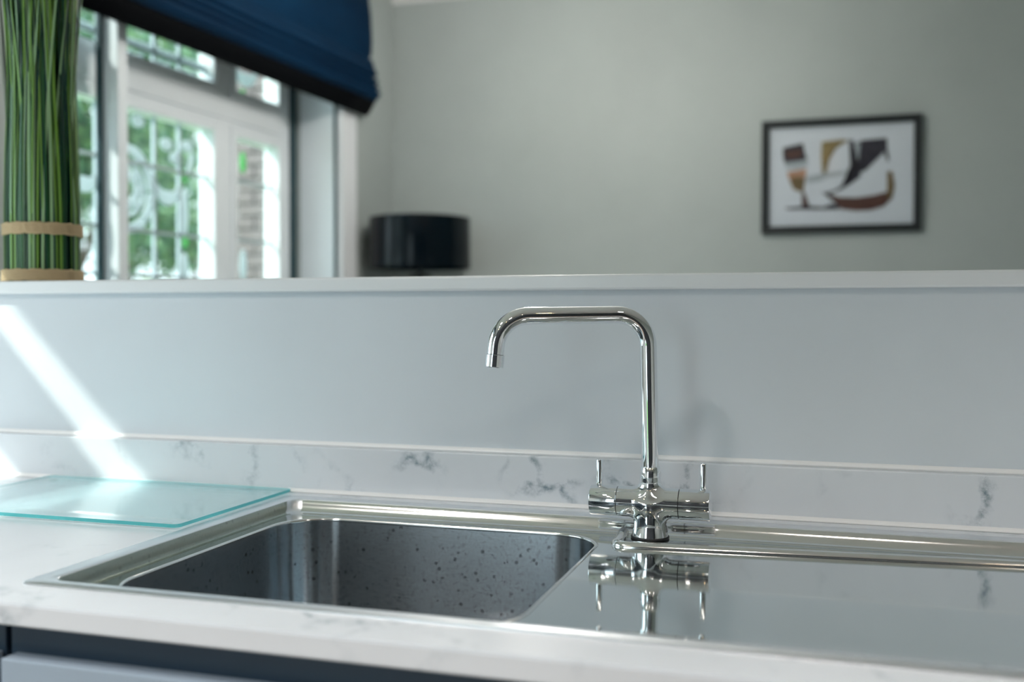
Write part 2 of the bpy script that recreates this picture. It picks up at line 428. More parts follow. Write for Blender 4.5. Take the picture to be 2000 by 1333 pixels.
loft(bm, [[(x, y, z) for y, z in bp] for x in (-2.05, 2.3)], False); child(new('sealant', bm, M_caulk, smooth=True), wt)

# ------------------------------------------------------------------ sink
sk = tag(empty('sink', (0, .96, 0)), 'inset stainless steel sink with one square bowl and ridged drainer', 'sink')
RI = (-.656, .302, .7426, 1.172); DZ = -.014
bm = bmesh.new(); L = []
for off, z in ((0, .0002), (.0002, .0012), (.0012, .0018)): L.append(rrect(SX0+off, SX1-off, SY0+off, SY1-off, .010, z))
ro = lambda off, z: rrect(RI[0]+off, RI[1]-off, RI[2]+off, RI[3]-off, .014, z)
for off, z in ((-.0016, .0018), (-.0006, .0015), (0, .0008)): L.append(ro(off, z))
loft(bm, L); child(new('rim', bm, M_rim, smooth=True, sharp=30), sk)
bm = bmesh.new(); loft(bm, [rrect(RI[0]+oa, RI[1]-ob, RI[2]+oa, RI[3]-ob, .014, z) for oa, ob, z in ((0, 0, .0008), (.0003, .0012, .0002), (.0012, .0030, -.0045), (.0020, .0052, -.0090), (.0022, .0085, -.0118), (.0030, .0115, -.0132), (.0042, .0145, DZ+.0002), (.0085, .0175, DZ))])
for f in bm.faces:
    c_ = f.calc_center_median()
    if c_.x > -.235: f.material_index = 1
    elif c_.y > 1.15: f.material_index = 2
child(new('rim_wall', bm, [M_stain, M_ridge, M_back], smooth=True), sk)
# inner face of the rim is water-stained
BW = (-.6315, -.2405, .766, 1.140); BR = .06
def floor_z(x, y):
    t = max(0, min(1, (x+.225)/.09)); t = t*t*(3-2*t)
    s = max(0, min(1, (.808-y)/.062)); s = s*s*(3-2*s)
    return DZ+.0045*t*s
off = .0085
outer = [(p[0], p[1]) for p in rrect(RI[0]+off, RI[1]-.0175, RI[2]+off, RI[3]-.0175, .014, 0, 6)]
hole = [(p[0], p[1]) for p in rrect(*BW, BR, 0, 14)]
vs = list(outer)+list(hole); n0, n1 = len(outer), len(hole)
ed = [(i, (i+1) % n0) for i in range(n0)]+[(n0+i, n0+(i+1) % n1) for i in range(n1)]
def in_bowl(x, y, m=0.):
    x0, x1, y0, y1 = BW[0]-m, BW[1]+m, BW[2]-m, BW[3]+m; r = BR+m
    if not (x0 < x < x1 and y0 < y < y1): return False
    dx = max(x0+r-x, x-(x1-r), 0); dy = max(y0+r-y, y-(y1-r), 0)
    return dx*dx+dy*dy < r*r
gx = np.arange(RI[0]+.016, RI[1]-.021, .009); gy = np.arange(RI[2]+.014, RI[3]-.021, .007)
for x in gx:
    for y in gy:
        if not in_bowl(x, y, .004): vs.append((float(x), float(y)))
V, E_, F_, *_ = delaunay_2d_cdt([Vector(v) for v in vs], ed, [], 0, 1e-6)
F2 = []
for f in F_:
    c = sum((V[i] for i in f), Vector((0, 0)))/len(f)
    if not in_bowl(c.x, c.y, -1e-4): F2.append(f)
o = child(new('drainer', ([(v.x, v.y, floor_z(v.x, v.y)) for v in V], [], F2), M_drain, smooth=True), sk)
bm = bmesh.new(); L = []
for off, z, dr in ((.0006, DZ-.003, 0), (.0009, DZ-.012, 0), (.0060, -.150, 0), (.0085, -.163, 0), (.013, -.174, 0), (.021, -.181, 0), (.034, -.184, 0), (.12, -.186, -.03)):
    L.append(rrect(BW[0]+off, BW[1]-off, BW[2]+off, BW[3]-off, max(.03, BR-off*.6), z, 14))
loft(bm, L, cap1=True); child(new('bowl', bm, M_bowl, smooth=True), sk)
bm = bmesh.new(); lathe(bm, (-.436, .954, -.1862), [(.045, 0), (.045, .0015), (.038, .0025), (.034, -.002), (.006, -.003), (.005, .004), (.001, .005)], 36, cap0=False)
child(new('strainer', bm, M_chrome, smooth=True, sharp=40), sk)
bm = bmesh.new(); loft(bm, [rrect(BW[0]+o_, BW[1]-o_, BW[2]+o_, BW[3]-o_, BR, z, 14) for o_, z in ((-.0034, DZ+.0002), (-.0022, DZ+.0009), (-.0008, DZ+.0010), (.0002, DZ+.0003), (.0006, DZ-.0012), (.0006, DZ-.003))])
child(new('bowl_lip', bm, M_ridge, smooth=True), sk)
# pressed ridge that bounds the tap ledge and runs along the drainer
path = [(-.2235, 1.168, DZ), (-.2215, 1.14, DZ), (-.2195, 1.115, DZ)]
for i in range(1, 8):
    a = i/8*math.pi/2; path.append((-.2190+.014*(1-math.cos(a)), 1.106-.012*math.sin(a), DZ))
for i in range(1, 22): path.append((-.205+.495*i/21, 1.094+.0405*i/21, DZ))
bm = bmesh.new(); tube(bm, path, .0068, 18, True, 1., .95); child(new('tap_ledge_ridge', bm, M_ridge, smooth=True), sk)

# ------------------------------------------------------------------ tap
TX, TY, TZ = -.190, 1.1485, -.0125
tap = tag(empty('tap', (TX, TY, TZ)), 'chrome bridge-style mixer tap with square swan spout and two pin levers', 'tap')
CZ0 = .0262                                # axis height of the cross body
def sdf(P):
    x, y, z = P[:, 0]-TX, P[:, 1]-TY, P[:, 2]
    h = np.maximum(np.sqrt(y*y+(z-CZ0)**2)-.0172, np.abs(x+.0018)-.0345)
    rad = np.sqrt(x*x+y*y)
    tb = np.clip((z+.0125)/.02, 0, 1); lo = np.maximum(rad-(.0208-.0026*np.sin(tb*1.6)), z-CZ0)
    up_ = np.maximum(rad-.0120, CZ0-z)
    def smin(a, b, k):
        hh = np.clip(.5+.5*(b-a)/k, 0, 1); return b*(1-hh)+a*hh-k*hh*(1-hh)
    d = smin(smin(h, lo, .007), up_, .009)
    d = np.maximum(d, np.abs(x+.0018)-.0345)
    d = np.maximum(d, z-.0548); d = np.maximum(d, -.0110-z)
    return d
bm = bmesh.new()
lathe(bm, (TX-.0018, TY, CZ0), [(.0182, -.0348), (.0182, .0348)], 40, 'X'); lathe(bm, (TX, TY, 0), [(.022, -.0115), (.0205, .0), (.020, .01), (.018, .03), (.0175, .042), (.0135, .046), (.013, .0552)], 40)
tmp = new('body_source', bm)
rm = tmp.modifiers.new('remesh', 'REMESH'); rm.mode = 'VOXEL'; rm.voxel_size = .0009
me = bpy.data.meshes.new_from_object(tmp.evaluated_get(bpy.context.evaluated_depsgraph_get()))
bpy.data.objects.remove(tmp)
P = np.empty(len(me.vertices)*3); me.vertices.foreach_get('co', P); P = P.reshape(-1, 3)
for it in range(14):
    d = sdf(P); g = np.stack([(sdf(P+e)-sdf(P-e))/1e-5 for e in np.eye(3)*5e-6], 1)
    g /= np.maximum(np.linalg.norm(g, axis=1, keepdims=True), .3)
    P = P-g*np.clip(d, -.003, .003)[:, None]*.9
me.vertices.foreach_set('co', P.ravel()); me.update(); me.name = 'body'; me.shade_smooth(); me.set_sharp_from_angle(angle=math.radians(40)); me.materials.clear(); me.materials.append(M_chrome)
o = bpy.data.objects.new('body', me); COL.objects.link(o); child(o, tap)
for s, x0, x1, lx in ((-1, -.2270, -.2580, -.2486), (1, -.1566, -.1225, -.1307)):
    bm = bmesh.new(); ln_ = abs(x1-x0)
    lathe(bm, (x0, TY, CZ0), [(.0150, 0), (.0169, 0), (.0172, s*.0003), (.0172, s*(ln_-.0009)), (.0168, s*(ln_-.0003)), (.0160, s*ln_), (.0001, s*ln_)], 56, 'X')
    hd = child(new('handle', bm, M_chrome, smooth=True, sharp=35), tap)
    bm = bmesh.new(); lathe(bm, (lx, TY, CZ0), [(.0039, .0150), (.0039, .0455), (.0035, .0463), (.0001, .0464)], 24)
    lv = new('lever', bm, M_chrome, smooth=True, sharp=35); lv.parent = hd
    bm = bmesh.new(); lathe(bm, (TX-.0018+s*.0335, TY, CZ0), [(.0162, 0), (.0162, s*.0022)], 40, 'X'); child(new('shadow_gap_ring', bm, M_black), tap)
bm = bmesh.new(); lathe(bm, (TX, TY, 0), [(.0112, .0546), (.0112, .0553), (.0122, .0555), (.0122, .0560), (.0118, .0600), (.0110, .0664), (.0105, .0670), (.0092, .0670)], 48)
child(new('collar', bm, M_chrome, smooth=True, sharp=50), tap)
bm = bmesh.new(); lathe(bm, (TX, TY, 0), [(.0195, -.0138), (.0214, -.0138), (.0217, -.0124), (.0212, -.0110), (.0195, -.0108)], 48); child(new('base_seal', bm, M_black, smooth=True), tap)
# spout: up, bend, across towards the bowl, bend down
TH = math.radians(25); dv = Vector((-math.cos(TH), -math.sin(TH), 0)); UPV = Vector((-.021, 0, 1)).normalized()
b0 = Vector((TX, TY, .060)); ztop = .2385; R1, R2 = .036, .037; LEN = .1725
top1 = b0+UPV*((ztop-.060)/UPV.z)
pts = []
nst = 8
for i in range(nst+1): pts.append(b0+UPV*((ztop-.060-R1)/UPV.z)*(i/nst))
for i in range(1, 15):
    a = i/14*math.pi/2; pts.append(top1+dv*(R1*(1-math.cos(a)))-UPV*(R1*(1-math.sin(a))))
p_end = top1+dv*LEN-Vector((0, 0, .0015)); dn = (dv*.09-Vector((0, 0, 1))).normalized()
q0 = pts[-1]; q1 = p_end-dv*R2
for i in range(1, 9): pts.append(q0.lerp(q1, i/8))
for i in range(1, 15):
    a = i/14*(math.pi/2-.09); pts.append(q1+dv*(R2*math.sin(a))-Vector((0, 0, R2*(1-math.cos(a)))))
tip0 = pts[-1]
for i in range(1, 3): pts.append(tip0+dn*.0045*i)
bm = bmesh.new(); tube(bm, pts, .0097, 32); child(new('spout', bm, M_chrome, smooth=True, sharp=60), tap)
e0 = pts[-1]
bm = bmesh.new(); tube(bm, [e0, e0+dn*.0004, e0+dn*.0008, e0+dn*.0138, e0+dn*.0145], [.0093, .0098, .0105, .0105, .0098], 32); child(new('aerator', bm, M_chrome, smooth=True, sharp=40), tap)

# ------------------------------------------------------------------ glass worktop saver
gb = tag(empty('glass_board', (-.88, 1.09, .002)), 'clear glass worktop saver with teal edges lying left of the sink', 'board')
bm = bmesh.new()
L = [rrect(-1.0756, -.6835, .966, 1.221, .008, z, 6) for z in (.002, .006)]
loft(bm, L, mi=1); bm.faces.new([v for v in bm.verts if abs(v.co.z-.006) < 1e-5]); bm.faces.new([v for v in bm.verts if abs(v.co.z-.002) < 1e-5])
child(new('glass_sheet', bm, [M_board, M_boardedge]), gb)
for x in (-1.055, -.71):
    for y in (.985, 1.20):
        bm = bmesh.new(); lathe(bm, (x, y, 0), [(.006, .0002), (.006, .0021)], 14); child(new('bumper_foot', bm, M_pane), gb)

# ------------------------------------------------------------------ base cabinets under the worktop
M_chan = mat('dark_navy_channel', (.030, .058, .095), .35); M_tall = mat('charcoal_door', (.018, .022, .026), .4); M_door = mat('blue_grey_door', (.31, .39, .48), .35); M_gap = mat('carcass_black', (.006, .007, .008), .8)
def cabinet(x0, x1, label):
    c = tag(empty('base_cabinet', ((x0+x1)/2, .95, FZ)), label, 'cabinet', 'base cabinets under the worktop')
    child(boxo('carcass', x0+.003, x1-.003, .735, 1.24, FZ+.12, -.20, M_gap), c)
    child(boxo('channel_rail', x0+.0025, x1-.0025, .706, .733, -.090, -.0195, M_chan, None, .001), c)
    child(boxo('door', x0+.012, x1-.002, .684, .703, FZ+.14, -.0500, M_door, None, .0015), c)
    child(boxo('plinth', x0, x1, .74, .76, FZ, FZ+.12, M_chan), c)
    return c
cabinet(-.668, .30, 'dark blue-grey handleless base cabinet directly under the steel sink')
cabinet(-1.40, -.6685, 'blue-grey handleless base cabinet at left, beside the sink cabinet')
cabinet(.306, 1.2, 'blue-grey handleless base cabinet at right beyond the sink bowl')

for k in range(6):  # unseen dark cabinets, added to darken what the chrome reflects
    x0 = -.95+k*.59
    c = tag(empty('added_tall_cabinet', (x0+.295, -2.3, FZ)), f'unseen tall charcoal cabinet added on the back wall for dark reflections, {("first", "second", "third", "fourth", "fifth", "sixth")[k]} from the patio door', 'cabinet', 'unseen cabinets added for dark reflections')
    child(boxo('carcass', x0+.003, x0+.587, -2.595, -2.025, FZ+.1, 1.30, M_gap), c); child(boxo('plinth', x0, x0+.59, -2.595, -2.07, FZ, FZ+.1, M_chan), c)
    child(boxo('door', x0+.004, x0+.586, -2.022, -2.002, FZ+.11, .25, M_tall, None, .0015), c); child(boxo('door', x0+.004, x0+.586, -2.022, -2.002, .28, 1.30, M_tall, None, .0015), c)

# ------------------------------------------------------------------ bundle of artificial grass on the ledge
GX, GY, GZ, GR = -1.185, 1.33, .289, .0555
gr = tag(empty('grass_bundle', (GX, GY, GZ)), 'upright bundle of green artificial grass tied with two rope bands on the ledge', 'plant')
M_bl = [mat('grass_dark', (.006, .045, .024), .3), mat('grass_mid', (.018, .11, .030), .3), mat('grass_lime', (.16, .33, .05), .4), mat('grass_blue', (.008, .06, .05), .28), mat('grass_pale', (.28, .46, .24), .4)]
def blade(bm, a, rr, lean, tw, w, h, mi=0):
    ca, sa = math.cos(a), math.sin(a); n = 11; L = []
    bend = rnd.uniform(-.012, .012)
    for i in range(n+1):
        t = i/n; z = h*t
        r = rr*(1-.10*math.sin(min(1, t/.35)*math.pi)) if t < .35 else rr
        r = rr*(1-.13*max(0, min(1, (t-.22)/.25))+lean*max(0, t-.35)**1.6)
        x = r*ca+bend*t*t*sa*3; y = r*sa-bend*t*t*ca*3
        ww = w*(1 if t < .7 else max(.08, (1-t)/.3))
        tx, ty = -math.sin(a+tw*t), math.cos(a+tw*t)
        L.append([(x-tx*ww/2, y-ty*ww/2, z), (x+.0006*ca, y+.0006*sa, z), (x+tx*ww/2, y+ty*ww/2, z)])
    loft(bm, L, False, mi=mi)
for k in range(290):                      # outer ring of blades, each its own part
    a = rnd.uniform(0, 2*math.pi); rr = GR*rnd.uniform(.88, 1.0)
    bm = bmesh.new(); blade(bm, a, rr, rnd.uniform(-.1, 1.0), rnd.uniform(-.9, .9), rnd.uniform(.0022, .0048), rnd.uniform(.50, .80))
    new('blade', bm, M_bl[rnd.choices(range(5), (5, 4, 4.5, 3, 3))[0]], gr, smooth=True)
bm = bmesh.new()
for k in range(420):
    blade(bm, rnd.uniform(0, 2*math.pi), GR*.9*math.sqrt(rnd.random()), rnd.uniform(-.2, .7), rnd.uniform(-.9, .9), rnd.uniform(.004, .007), rnd.uniform(.45, .78), rnd.choices(range(5), (6, 4, 1.5, 3, .5))[0])
stuff(new('inner_blades', bm, M_bl, gr, smooth=True))
M_rope = mat('jute_rope', (.56, .43, .26), .9)
bump(M_rope, noise(M_rope, coords(M_rope, (1, 1, 1)), 500, 2), .6, .002)
for z0, rx in ((.0045, .0570), (.0765, .0560)):
    bm = bmesh.new()
    for q in range(4):
        zz = z0+q*.0042; N = 90
        P = [(rx*math.cos(2*math.pi*i/N), rx*math.sin(2*math.pi*i/N), zz+.0006*math.sin(i*.9+q)) for i in range(N+1)]
        tube(bm, P, [.0030+.0004*math.sin(i*2.1+q) for i in range(N+1)], 8, False)
    new('rope_band', bm, M_rope, gr, smooth=True)

# ------------------------------------------------------------------ blinds
M_velvet = mat('navy_velvet', (.001, .018, .05), .75, spec=.1, Sheen_Weight=.04, Sheen_Roughness=.35)
bsdf(M_velvet).inputs['Sheen Tint'].default_value = (.03, .25, .6, 1)
vv = coords(M_velvet, (1, .35, 1)); ln(M_velvet, ramp(M_velvet, noise(M_velvet, vv, 5, 5, .6), [(.3, (.0005, .013, .037)), (.7, (.0010, .024, .064))]), bsdf(M_velvet).inputs['Base Color'])
M_underside_shade = mat('underside_shade_black', (.0002, .0008, .002), .9, spec=.1)  # near-black stands in for the shade under the blind's lowest fold
def roman_blind(name, u0, u1, prof, label, shaded_underside=None):
    b = tag(empty(name, M=LM), label, 'blind'); n = 60; L = []
    for i in range(n+1):
        u = u0+(u1-u0)*i/n
        L.append([(v+.0035*mnoise.noise((u*3, z*5, 1.))*(1 if z < zmx-.05 else 0), u, z+.003*mnoise.noise((u*2.2, z*9, 4.))) for v, z in prof for zmx in (prof[0][1],)])
    bm = bmesh.new(); loft(bm, L, False)
    if shaded_underside:
        bl = bmesh.new(); loft(bl, [[(v, u0+(u1-u0)*i/8, z) for v, z in shaded_underside] for i in range(9)], False); g = new('shaded_underside', bl, M_underside_shade, b, smooth=True)
        g['label'] = 'folded underside of the blind, coloured near-black for its shade'
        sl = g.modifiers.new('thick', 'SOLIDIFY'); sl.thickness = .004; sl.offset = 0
    f = new('fabric', bm, M_velvet, b, smooth=True); sl = f.modifiers.new('thick', 'SOLIDIFY'); sl.thickness = .004; sl.offset = 0
    boxo('headrail', .004, .052, u0+.02, u1-.02, prof[0][1]-.01, prof[0][1]+.03, M_white, b)
    return b
BP = [(.056, 1.64), (.074, 1.50), (.080, 1.40), (.078, 1.345), (.068, 1.325), (.080, 1.316), (.092, 1.28), (.104, 1.258), (.100, 1.248), (.074, 1.244), (.106, 1.232), (.110, 1.224), (.104, 1.216), (.078, 1.212), (.112, 1.203), (.116, 1.196), (.110, 1.189), (.084, 1.187), (.121, 1.176), (.119, 1.166), (.110, 1.158), (.097, 1.143)]
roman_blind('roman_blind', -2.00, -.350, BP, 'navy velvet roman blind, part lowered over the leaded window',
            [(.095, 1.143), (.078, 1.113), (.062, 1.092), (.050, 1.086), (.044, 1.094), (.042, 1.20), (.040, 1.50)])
KB = [(v-.185, z+.22) for v, z in [(.075, 1.39), (.080, 1.25), (.085, 1.12), (.088, 1.09), (.085, 1.086), (.080, 1.09), (.076, 1.2), (.072, 1.38)]]
roman_blind('roman_blind', -4.74, -3.31, KB, 'navy roman blind inside the kitchen window reveal, left of the worktop')

# ------------------------------------------------------------------ table lamp and its side table
LX, LY = -1.658, 4.05
M_shade = mat('navy_satin_shade', (.001, .004, .007), .18, spec=.22)
M_lampb = mat('black_lamp_metal', (.012, .016, .018), .25, .4)
lp = tag(empty('table_lamp', (LX, LY, -.10)), 'table lamp with dark navy drum shade and black stem, in the far corner', 'lamp')
bm = bmesh.new()
lathe(bm, (LX, LY, 0), [(.215, .448), (.2155, .452), (.2135, .657), (.213, .661), (.208, .659), (.210, .452), (.215, .448)], 72, cap0=False, cap1=False); child(new('shade', bm, M_shade, smooth=True, sharp=50), lp)
bm = bmesh.new(); lathe(bm, (LX, LY, 0), [(.009, .40), (.009, .64), (.012, .645), (.012, .66)], 20); child(new('stem', bm, M_lampb, smooth=True, sharp=40), lp)
bm = bmesh.new(); lathe(bm, (LX, LY, 0), [(.085, -.10), (.09, -.09), (.08, -.07), (.03, -.05), (.028, .0), (.06, .08), (.085, .18), (.088, .27), (.075, .36), (.050, .402), (.043, .418), (.038, .422), (.012, .426)], 48); child(new('base', bm, M_lampb, smooth=True, sharp=50), lp)
bm = bmesh.new()
for k in range(3):
    a = 2*math.pi*k/3; tube(bm, [(LX+.010*math.cos(a), LY+.010*math.sin(a), .640), (LX+.2085*math.cos(a), LY+.2085*math.sin(a), .655)], .0025, 8)
child(new('shade_spider', bm, M_lampb), lp)
M_table = mat('white_painted_wood', (.72, .72, .70), .45)
st = tag(empty('side_table', (LX, LY, FZ)), 'white side table under the navy table lamp in the far corner', 'table')
child(boxo('table_top', LX-.20, LX+.30, LY-.21, LY+.21, -.125, -.10, M_table, None, .003), st)
for dx in (-.17, .27):
    for dy in (-.18, .18): child(boxo('leg', LX+dx-.02, LX+dx+.02, LY+dy-.02, LY+dy+.02, FZ, -.125, M_table), st)

# ------------------------------------------------------------------ framed print on the far wall
PX0, PX1, PZ0, PZ1, PY = -.261, .346, .5805, 1.0365, 4.30
pc = tag(empty('framed_picture', (.0425, PY, .81)), 'black framed abstract print in brown, ochre and black on the far wall', 'picture')
M_pf = mat('black_frame_wood', (.008, .012, .014), .4); M_paper = mat('white_print_paper', (.74, .78, .82), .7)
bm = bmesh.new(); fw = .030
oi = [[(PX0, PZ0), (PX1, PZ0), (PX1, PZ1), (PX0, PZ1)], [(PX0+fw, PZ0+fw), (PX1-fw, PZ0+fw), (PX1-fw, PZ1-fw), (PX0+fw, PZ1-fw)]]
L = [[(x, PY-.001, z) for x, z in oi[0]], [(x, PY-.022, z) for x, z in oi[0]], [(x+(.002 if x < 0 else -.002), PY-.025, z+(.002 if z < .8 else -.002)) for x, z in oi[0]],
     [(x, PY-.023, z) for x, z in oi[1]], [(x, PY-.008, z) for x, z in oi[1]]]
loft(bm, L); child(new('frame', bm, M_pf), pc)
child(boxo('backing_paper', PX0+.01, PX1-.01, PY-.010, PY-.004, PZ0+.01, PZ1-.01, M_paper), pc)
child(boxo('glazing', PX0+fw-.002, PX1-fw+.002, PY-.0165, PY-.0150, PZ0+fw-.002, PZ1-fw+.002, glass('picture_glass', (.97, .98, .99), .6, .08)), pc)
def artmat(name, c0, c1, sc=40):
    m = mat(name, c0, .8); v = coords(m, (1, 1, 3)); ln(m, ramp(m, noise(m, v, sc, 5, .65), [(.3, c0), (.7, c1)]), bsdf(m).inputs['Base Color']); return m
A_blk = artmat('ink_black', (.008, .010, .018), (.035, .03, .05)); A_brn = artmat('brown_wash', (.06, .022, .016), (.15, .065, .045)); A_och = artmat('ochre_wash', (.20, .15, .045), (.36, .27, .12))
A_tan = artmat('tan_wash', (.45, .22, .12), (.55, .33, .22)); A_gry = artmat('grey_wash', (.36, .42, .45), (.52, .56, .58)); A_olv = artmat('olive_wash', (.14, .10, .04), (.24, .16, .07))
# strokes in fractions of the crop used to study it: x 165..1557, y 190..1165 map to the frame
def ax(px, py):
    x0, x1 = 165, 1557; t = (px-x0)/(x1-x0)
    yt = 215-65*t; yb = 1190-25*t
    return (PX0+(PX1-PX0)*t, PZ1-(PZ1-PZ0)*(py-yt)/(yb-yt))
lay = [0]
def stroke(name, pts, m):
    lay[0] += 1; y = PY-.0102-lay[0]*.00018
    bm = bmesh.new(); a = [bm.verts.new((*ax(*p)[:1], y, ax(*p)[1])) for p in pts]
    f = bm.faces.new(a); bmesh.ops.triangulate(bm, faces=[f]); o = child(new(name, bm, m), pc); return o
stroke('brush_stroke', [(430, 500), (560, 480), (580, 540), (575, 600), (480, 620), (380, 620), (370, 560)], A_gry)
stroke('brush_stroke', [(355, 440), (535, 400), (555, 500), (565, 545), (370, 570), (355, 510)], A_blk)
stroke('brush_stroke', [(375, 470), (520, 450), (530, 520), (385, 540)], A_brn)
stroke('brush_stroke', [(390, 650), (565, 620), (560, 700), (540, 720), (415, 720)], A_tan)
stroke('brush_stroke', [(415, 715), (470, 690), (555, 700), (550, 770), (535, 830), (450, 800)], A_olv)
stroke('brush_stroke', [(535, 800), (555, 830), (580, 930), (605, 970), (535, 970), (525, 900)], A_brn)
stroke('brush_stroke', [(370, 960), (560, 945), (720, 955), (780, 930), (860, 935), (860, 975), (720, 978), (540, 975), (400, 975)], A_blk)
stroke('brush_stroke', [(700, 390), (870, 370), (935, 375), (850, 430), (780, 490), (740, 570), (735, 690), (705, 650), (695, 500)], A_och)
stroke('brush_stroke', [(570, 690), (720, 660), (940, 640), (930, 670), (760, 700), (640, 740), (570, 740)], A_gry)
stroke('brush_stroke', [(1000, 400), (1060, 375), (1260, 360), (1265, 440), (1220, 500), (1160, 560), (1080, 640), (1020, 660), (1000, 600)], A_blk)
stroke('brush_stroke', [(1000, 420), (1040, 400), (1025, 480), (1020, 560), (1000, 520)], A_gry)
stroke('brush_stroke', [(935, 375), (975, 375), (990, 460), (990, 600), (1025, 660), (1040, 690), (960, 750), (860, 810), (770, 840), (730, 835), (830, 805), (930, 735), (970, 680), (965, 560), (950, 460)], A_blk)
stroke('brush_stroke', [(1230, 440), (1260, 440), (1280, 540), (1270, 570), (1245, 500)], A_blk)
stroke('brush_stroke', [(700, 820), (850, 870), (1000, 875), (1150, 855), (1265, 825), (1265, 650), (1310, 650), (1330, 780), (1310, 880), (1240, 950), (1130, 985), (1000, 990), (880, 975), (830, 930), (790, 870)], A_brn)
stroke('brush_stroke', [(1265, 650), (1310, 650), (1328, 780), (1310, 870), (1270, 910), (1268, 780)], A_olv)

# ------------------------------------------------------------------ recessed ceiling lights of the kitchen
M_em = bpy.data.materials.new('warm_led'); M_em.use_nodes = True
b_ = bsdf(M_em); b_.inputs['Emission Color'].default_value = (1, .68, .36, 1); b_.inputs['Emission Strength'].default_value = 22
where = {(x_, y_): f'{a_} {b_}' for y_, b_ in ((-.25, 'front'), (-1.0, 'middle'), (-1.75, 'rear')) for x_, a_ in ((-1.2, 'left'), (0, 'centre'), (1.2, 'right')) if (a_, b_) != ('centre', 'front')}
for (x, y), nm in where.items():
    d = tag(empty('ceiling_downlight', (x, y, CZ)), f'warm recessed ceiling spotlight, {nm} one of the kitchen ceiling grid', 'light', 'recessed kitchen spotlights')
    bm = bmesh.new(); lathe(bm, (0, 0, 0), [(.045, -.0005), (.045, -.004), (.042, -.006), (.034, -.006), (.032, -.002)], 32, cap0=False, cap1=False); new('bezel', bm, M_chrome, d, smooth=True)
    bm = bmesh.new(); lathe(bm, (0, 0, 0), [(.032, -.0025), (.001, -.003)], 24, cap0=False); new('lens', bm, M_em, d)
    l = bpy.data.lights.new('spot_beam', 'SPOT'); l.energy = DOWNLIGHT_W; l.spot_size = math.radians(120); l.spot_blend = 1; l.shadow_soft_size = .10; l.color = (1, .94, .90)
    lo = bpy.data.objects.new('spot_beam', l); COL.objects.link(lo); lo.location = (0, 0, -.01); lo.parent = d

# unseen globe lamp, added to brighten the far wall and window frames
pl_ = tag(empty('added_fill_globe', (-.90, 3.05, CZ)), 'unseen globe lamp added below the far room ceiling to brighten wall and window', 'lamp')
M_dif = bpy.data.materials.new('fill_globe_glow'); M_dif.use_nodes = True
bsdf(M_dif).inputs['Emission Color'].default_value = (1, .95, .88, 1); bsdf(M_dif).inputs['Emission Strength'].default_value = FILL_GLOBE_STRENGTH
bm = bmesh.new(); bmesh.ops.create_uvsphere(bm, u_segments=32, v_segments=20, radius=.10, matrix=Matrix.Translation((0, 0, -.365))); new('globe', bm, M_dif, pl_, smooth=True)
bm = bmesh.new(); lathe(bm, (0, 0, 0), [(.028, -.268), (.030, -.23), (.008, -.215), (.003, -.18), (.003, -.03), (.045, -.022), (.05, -.001)], 24); new('cord_and_rose', bm, M_chrome, pl_, smooth=True, sharp=40)

# ------------------------------------------------------------------ garden outside
M_lawn = mat('lawn', (.10, .20, .05), .9)
o = struct(boxo('ground', -30, -2.75, -14, 26, -1.15, -1.10, M_lawn))
struct(boxo('patio_ground', -2.7, 8, -14, -2.95, -1.15, -1.05, mat('patio_stone', (.42, .42, .40), .8)))
# brick return of the house, seen through the narrow light
M_brick = artmat('weathered_brick', (.13, .105, .105), (.20, .165, .165), 12); M_mort = mat('mortar', (.26, .25, .25), .9)
bw = struct(empty('wall_outside', (-3.55, 5.35, -1.1)))
child(boxo('mortar_core', -3.46, -3.02, 5.36, 5.55, -1.1, 2.0, M_mort), bw)
bmesh_ = bmesh.new(); box(bmesh_, -.1075, .1075, -.012, .03, -.0325, .0325, .004)
b0_ = new('brick', bmesh_, M_brick, bw); b0_.location = (.2, 0, .6)
first = True
for r in range(34):
    z = -.55+r*.075
    for c in range(2):
        x = -3.40+c*.225+(.1125 if r % 2 else 0)
        if x > -3.05: continue
        o = b0_ if first else b0_.copy()
        if not first: COL.objects.link(o)
        first = False
        o.parent = bw; o.location = (x+3.55+.05, .0+rnd.uniform(-.003, .003), z+1.1)
# timber fence
M_fence = artmat('weathered_fence_wood', (.26, .22, .17), (.40, .36, .30), 9)
fe = tag(empty('garden_fence', (-7.2, 9.5, -1.1)), 'weathered timber board fence across the back of the garden', 'fence')
fb = None
for k in range(40):
    if fb is None:
        fb = boxo('board', -.055, .055, -.012, .012, 0, 1.62, M_fence, fe, .004); o = fb
    else:
        o = fb.copy(); COL.objects.link(o); o.parent = fe
    o.location = (-2.6+k*.125, rnd.uniform(-.006, .006), rnd.uniform(-.02, .02))
for z in (.3, 1.3): boxo('rail', -2.7, 2.4, .014, .06, z, z+.08, M_fence, fe)
po = tag(empty('garden_post', (-5.35, 7.2, -1.1)), 'pale cream post standing in the garden before the fence', 'post')
boxo('shaft', -.05, .05, -.05, .05, 0, 1.66, mat('cream_paint', (.75, .74, .68), .6), po, .005); boxo('cap', -.065, .065, -.065, .065, 1.66, 1.70, M_white, po, .01)

